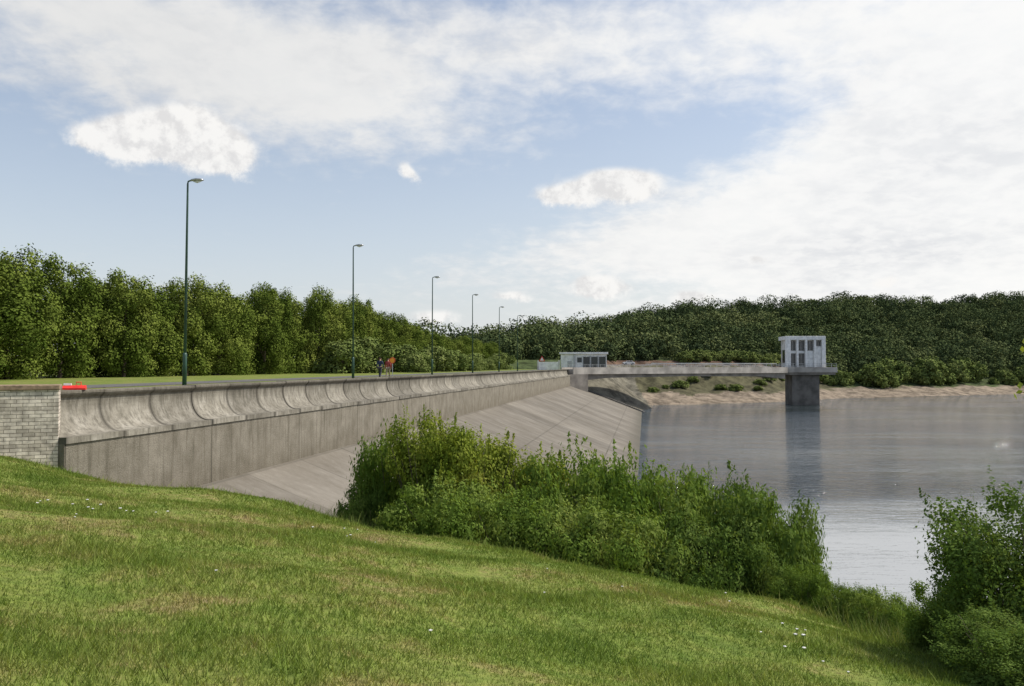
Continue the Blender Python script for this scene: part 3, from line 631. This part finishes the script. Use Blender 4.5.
NS=[
 (398,424,27.5,vB,.85,'mid green shrub, first from the left of the tall ones below the dam wall'),
 (428,405,26.0,vY,.82,'tall yellow green shrub, highest of the bank shrubs'),
 (474,418,26.0,vY,.85,'yellow green shrub leaning right of the tallest one'),
 (522,436,26.5,vY,.95,'rounded yellow green shrub in the middle of the bank shrubs'),
 (574,445,25.5,vB,1.05,'bright green shrub in front of the dam face end'),
 (628,452,24.5,vB,1.05,'broad green shrub with the lake starting behind it'),
 (682,464,23.5,vB2,1.02,'fine leaved green shrub left of the last dense one'),
 (730,478,23.0,vD,1.0,'dense darker shrub near the right end of the bank row against the water'),
 (768,498,22.3,vD,.7,'last dense darker shrub at the right end of the bank row'),
 (372,476,26.5,vB,.5,'low shrub at the left foot of the bank row against the sloping concrete'),
 (448,475,23.8,vB,.85,'low green shrub in front of the yellowish ones by the grass edge'),
 (508,482,23.5,vB,.9,'low bushy shrub at the grass edge left of the middle'),
 (565,490,23.0,vB2,.95,'low fine leaved shrub in front of the middle of the bank row'),
 (630,500,22.0,vB2,.95,'low shrub at the grass edge near the lake side'),
 (695,512,21.5,vD,.9,'low darker shrub at the grass edge before the last dense shrub'),
 (745,532,21.,vD,.6,'small dark shrub at the foot of the last dense shrub'),
 (800,560,19.4,vB,.36,'small low shrub just right of the last dense shrub by the water'),
 (845,578,18.0,vB2,.34,'small low shrub midway between the bank row and the right edge bushes'),
 (882,586,17.0,vB,.32,'small low shrub just left of the right edge bushes')]
for (px,ty,Y,v,rs,lab) in NS:
    p=at(px,ty,Y); g=hz(p.x,Y); base={id(vY):4.25,id(vB):3.55,id(vB2):3.25,id(vD):3.25}[id(v)]; s=(p.z-g)/base
    place('bank_shrub',v,(p.x,Y,g-.05),random.uniform(0,6),(rs*1.15,rs*1.15,max(.2,s)),lab,'shrub','shrubs on the bank below the dam wall',('stems','foliage'))
def weed_mesh(H,n,sp):
    N=n; bx=rng.normal(size=N)*sp; by=rng.normal(size=N)*sp; hh=rng.uniform(.3,1,N)*H; la=rng.uniform(0,6.28,N); ln=rng.uniform(.1,.6,N)*hh; wd=.009
    V=np.empty((N,3,3)); px_=np.cos(la+1.57)*wd; py_=np.sin(la+1.57)*wd
    V[:,0]=np.stack([bx-px_,by-py_,np.zeros(N)-.1],-1); V[:,1]=np.stack([bx+px_,by+py_,np.zeros(N)-.1],-1); V[:,2]=np.stack([bx+np.cos(la)*ln,by+np.sin(la)*ln,hh],-1)
    return V.reshape(-1,3)
wv=fast_mesh('weed_clump',weed_mesh(.9,2400,.6),3,m_weed)
for (px,py,Y) in [(800,560,19.4),(825,570,18.7),(850,578,17.8),(905,590,16.2),(760,575,20.5),(870,600,16),(930,610,15),(340,505,24.3),(315,500,24.5),(290,494,25),(690,570,20.5),(640,560,20.8),(560,545,21.5),(480,530,22),(400,515,23.3)]:
    p=at(px,py,Y); o=linkmesh('weed_clump',wv,None,(p.x,Y,hz(p.x,Y)-.05)); o.rotation_euler=(0,0,random.uniform(0,6)); s=random.uniform(.6,1.1); o.scale=(s*1.3,s*1.3,s*.75)
    tag(o,'clump of tall pale weeds growing where the grass drops to the bank','weeds','tall weeds along the grass edge')
vR=shrub_var(3.2,1.6,46,60000,m_leafD,.038,1.6,False,.25,.5); vR2=shrub_var(2.4,1.2,36,40000,m_leafB,.038,1.7,False,.2,.42)
for (px,ty,Y,v,base,rs,lab) in [(1040,468,11.5,vR,3.5,.85,'large dark green bush at the right edge of the photo'),(985,540,12.5,vR,3.5,.62,'rounded dark bush left of the large one at the right edge'),(945,575,13.5,vR2,2.7,.55,'small lighter green bush, leftmost of the group at the right edge'),(1010,605,9.8,vR,3.5,.5,'low dark bush in the bottom right corner')]:
    p=at(px,ty,Y); g=hz(p.x,Y); place('foreground_bush',v,(p.x,Y,g-.05),random.uniform(0,6),(rs*1.1,rs*1.1,(p.z-g)/base),lab,'bush','bushes at the right edge',('stems','foliage'))
b=MB(); tb=empty('leafy_branch',(7.75,11.,0),0,label='thin leafy branch reaching in at the right edge above the lake',cat='branch')
st_=[(0.6,.4,7.2),(.2,.3,10.2),(-.2,0,12.0),(-.75,-.1,12.25)]; b.tube(st_,[.05,.03,.015,.005],6); b.tube([(-.1,.1,11.5),(-.5,0,11.7),(-.8,0,11.62)],[.012,.008,.003],5); b.build('stem',m_bark,tb,True)
C=[];
for (a,c,n) in (((-.2,0,12.0),(-.75,-.1,12.25),45),((-.1,.1,11.5),(-.8,0,11.62),30),((.2,.3,11),(-.2,0,12),60)):
    for k in range(n):
        f=random.random(); C.append([a[j]+(c[j]-a[j])*f+random.gauss(0,.07) for j in range(3)])
C=np.array(C); linkmesh('foliage',leaves('foliage',C,rng.normal(size=(len(C),3))+np.array([0,-.5,.6]),rng.uniform(.05,.09,len(C)),1.7,m_leafY),tb)

# ------------------------------------------------------------------ grass
N=430000
Y=rng.uniform(3.8,29,N); X=rng.uniform(-1,1,N)*(Y*.68+1); e=edge(X,Y); u=X-XL(Y)
keep=(e<4)&~((u<.1)&(Y>25.3)&(u>-2.8))&~((Y>26)&(u<0)); X=X[keep];Y=Y[keep]; N=len(X)
Z=height(X,Y); pn=np.sin(X*1.1+np.sin(Y*.7)*2)+np.sin(Y*1.7+X*.6)+np.sin(X*3.1-Y*2.2)*.6
hh=rng.uniform(.018,.066,N)*(1+.28*pn)*(1+rng.random(N)**18*2.2)*(1+1.*sst(-1.5,1.5,edge(X,Y))); wd=.003+.0003*Y
la=rng.uniform(0,6.28,N); ln=hh*rng.uniform(.2,1.3,N); fa=rng.uniform(-.9,.9,N)
V=np.empty((N,3,3)); dx=np.cos(fa)*wd; dy=np.sin(fa)*wd
V[:,0]=np.stack([X-dx,Y-dy,Z-.01],-1);V[:,1]=np.stack([X+dx,Y+dy,Z-.01],-1);V[:,2]=np.stack([X+np.cos(la)*ln,Y+np.sin(la)*ln,Z+hh],-1)
tag(linkmesh('grass',fast_mesh('grass',V.reshape(-1,3),3,m_blade)),'green and straw coloured meadow grass on the foreground slope','grass',kind='stuff')
# wildflowers
b=MB(); b.tube([(0,0,-.03),(.01,0,.12),(.02,.01,.2)],[.004,.003,.003],5)
for a in range(5): b.tube([(.02,.01,.16),(.02+math.cos(a*1.26)*.025,.01+math.sin(a*1.26)*.025,.21)],[.002,.002],4)
stm=bpy.data.meshes.new('stem'); stm.from_pydata(b.v,[],b.f); stm.materials.append(m_leafB)
b=MB()
for a in range(6):
    r_=0 if a==5 else .02; cx_,cy_=.02+math.cos(a*1.26)*r_,.01+math.sin(a*1.26)*r_
    b.tube([(cx_,cy_,.205),(cx_,cy_,.218),(cx_,cy_,.222)],[.006,.010,.004],7)
flm=bpy.data.meshes.new('blossom'); flm.from_pydata(b.v,[],b.f); flm.materials.append(m_wpl)
def ground_hit(px,py):
    for k in range(3000):
        Yq=3.5+k*.01; q=at(px,py,Yq)
        if q.z<=hz(q.x,Yq): return q
    return None
for (px,py,n) in [(72,512,5),(86,516,3),(130,518,4),(105,524,3),(340,537,4),(356,541,2),(765,632,4),(785,640,3),(800,655,3),(470,655,1),(210,575,1),(610,590,2),(665,566,3),(445,520,2),(425,532,2),(540,610,1),(720,600,2)]:
    q=ground_hit(px,py)
    if q is None: continue
    for k in range(n):
        x=q.x+random.gauss(0,.35); y=q.y+random.gauss(0,.6); r=empty('wildflower',(x,y,hz(x,y)),random.uniform(0,6),label='small white wildflower standing in the meadow grass',cat='wildflower',group='white wildflowers in the grass')
        s=random.uniform(.5,.9); r.scale=(s,s,s); linkmesh('stem',stm,r); linkmesh('blossom',flm,r)
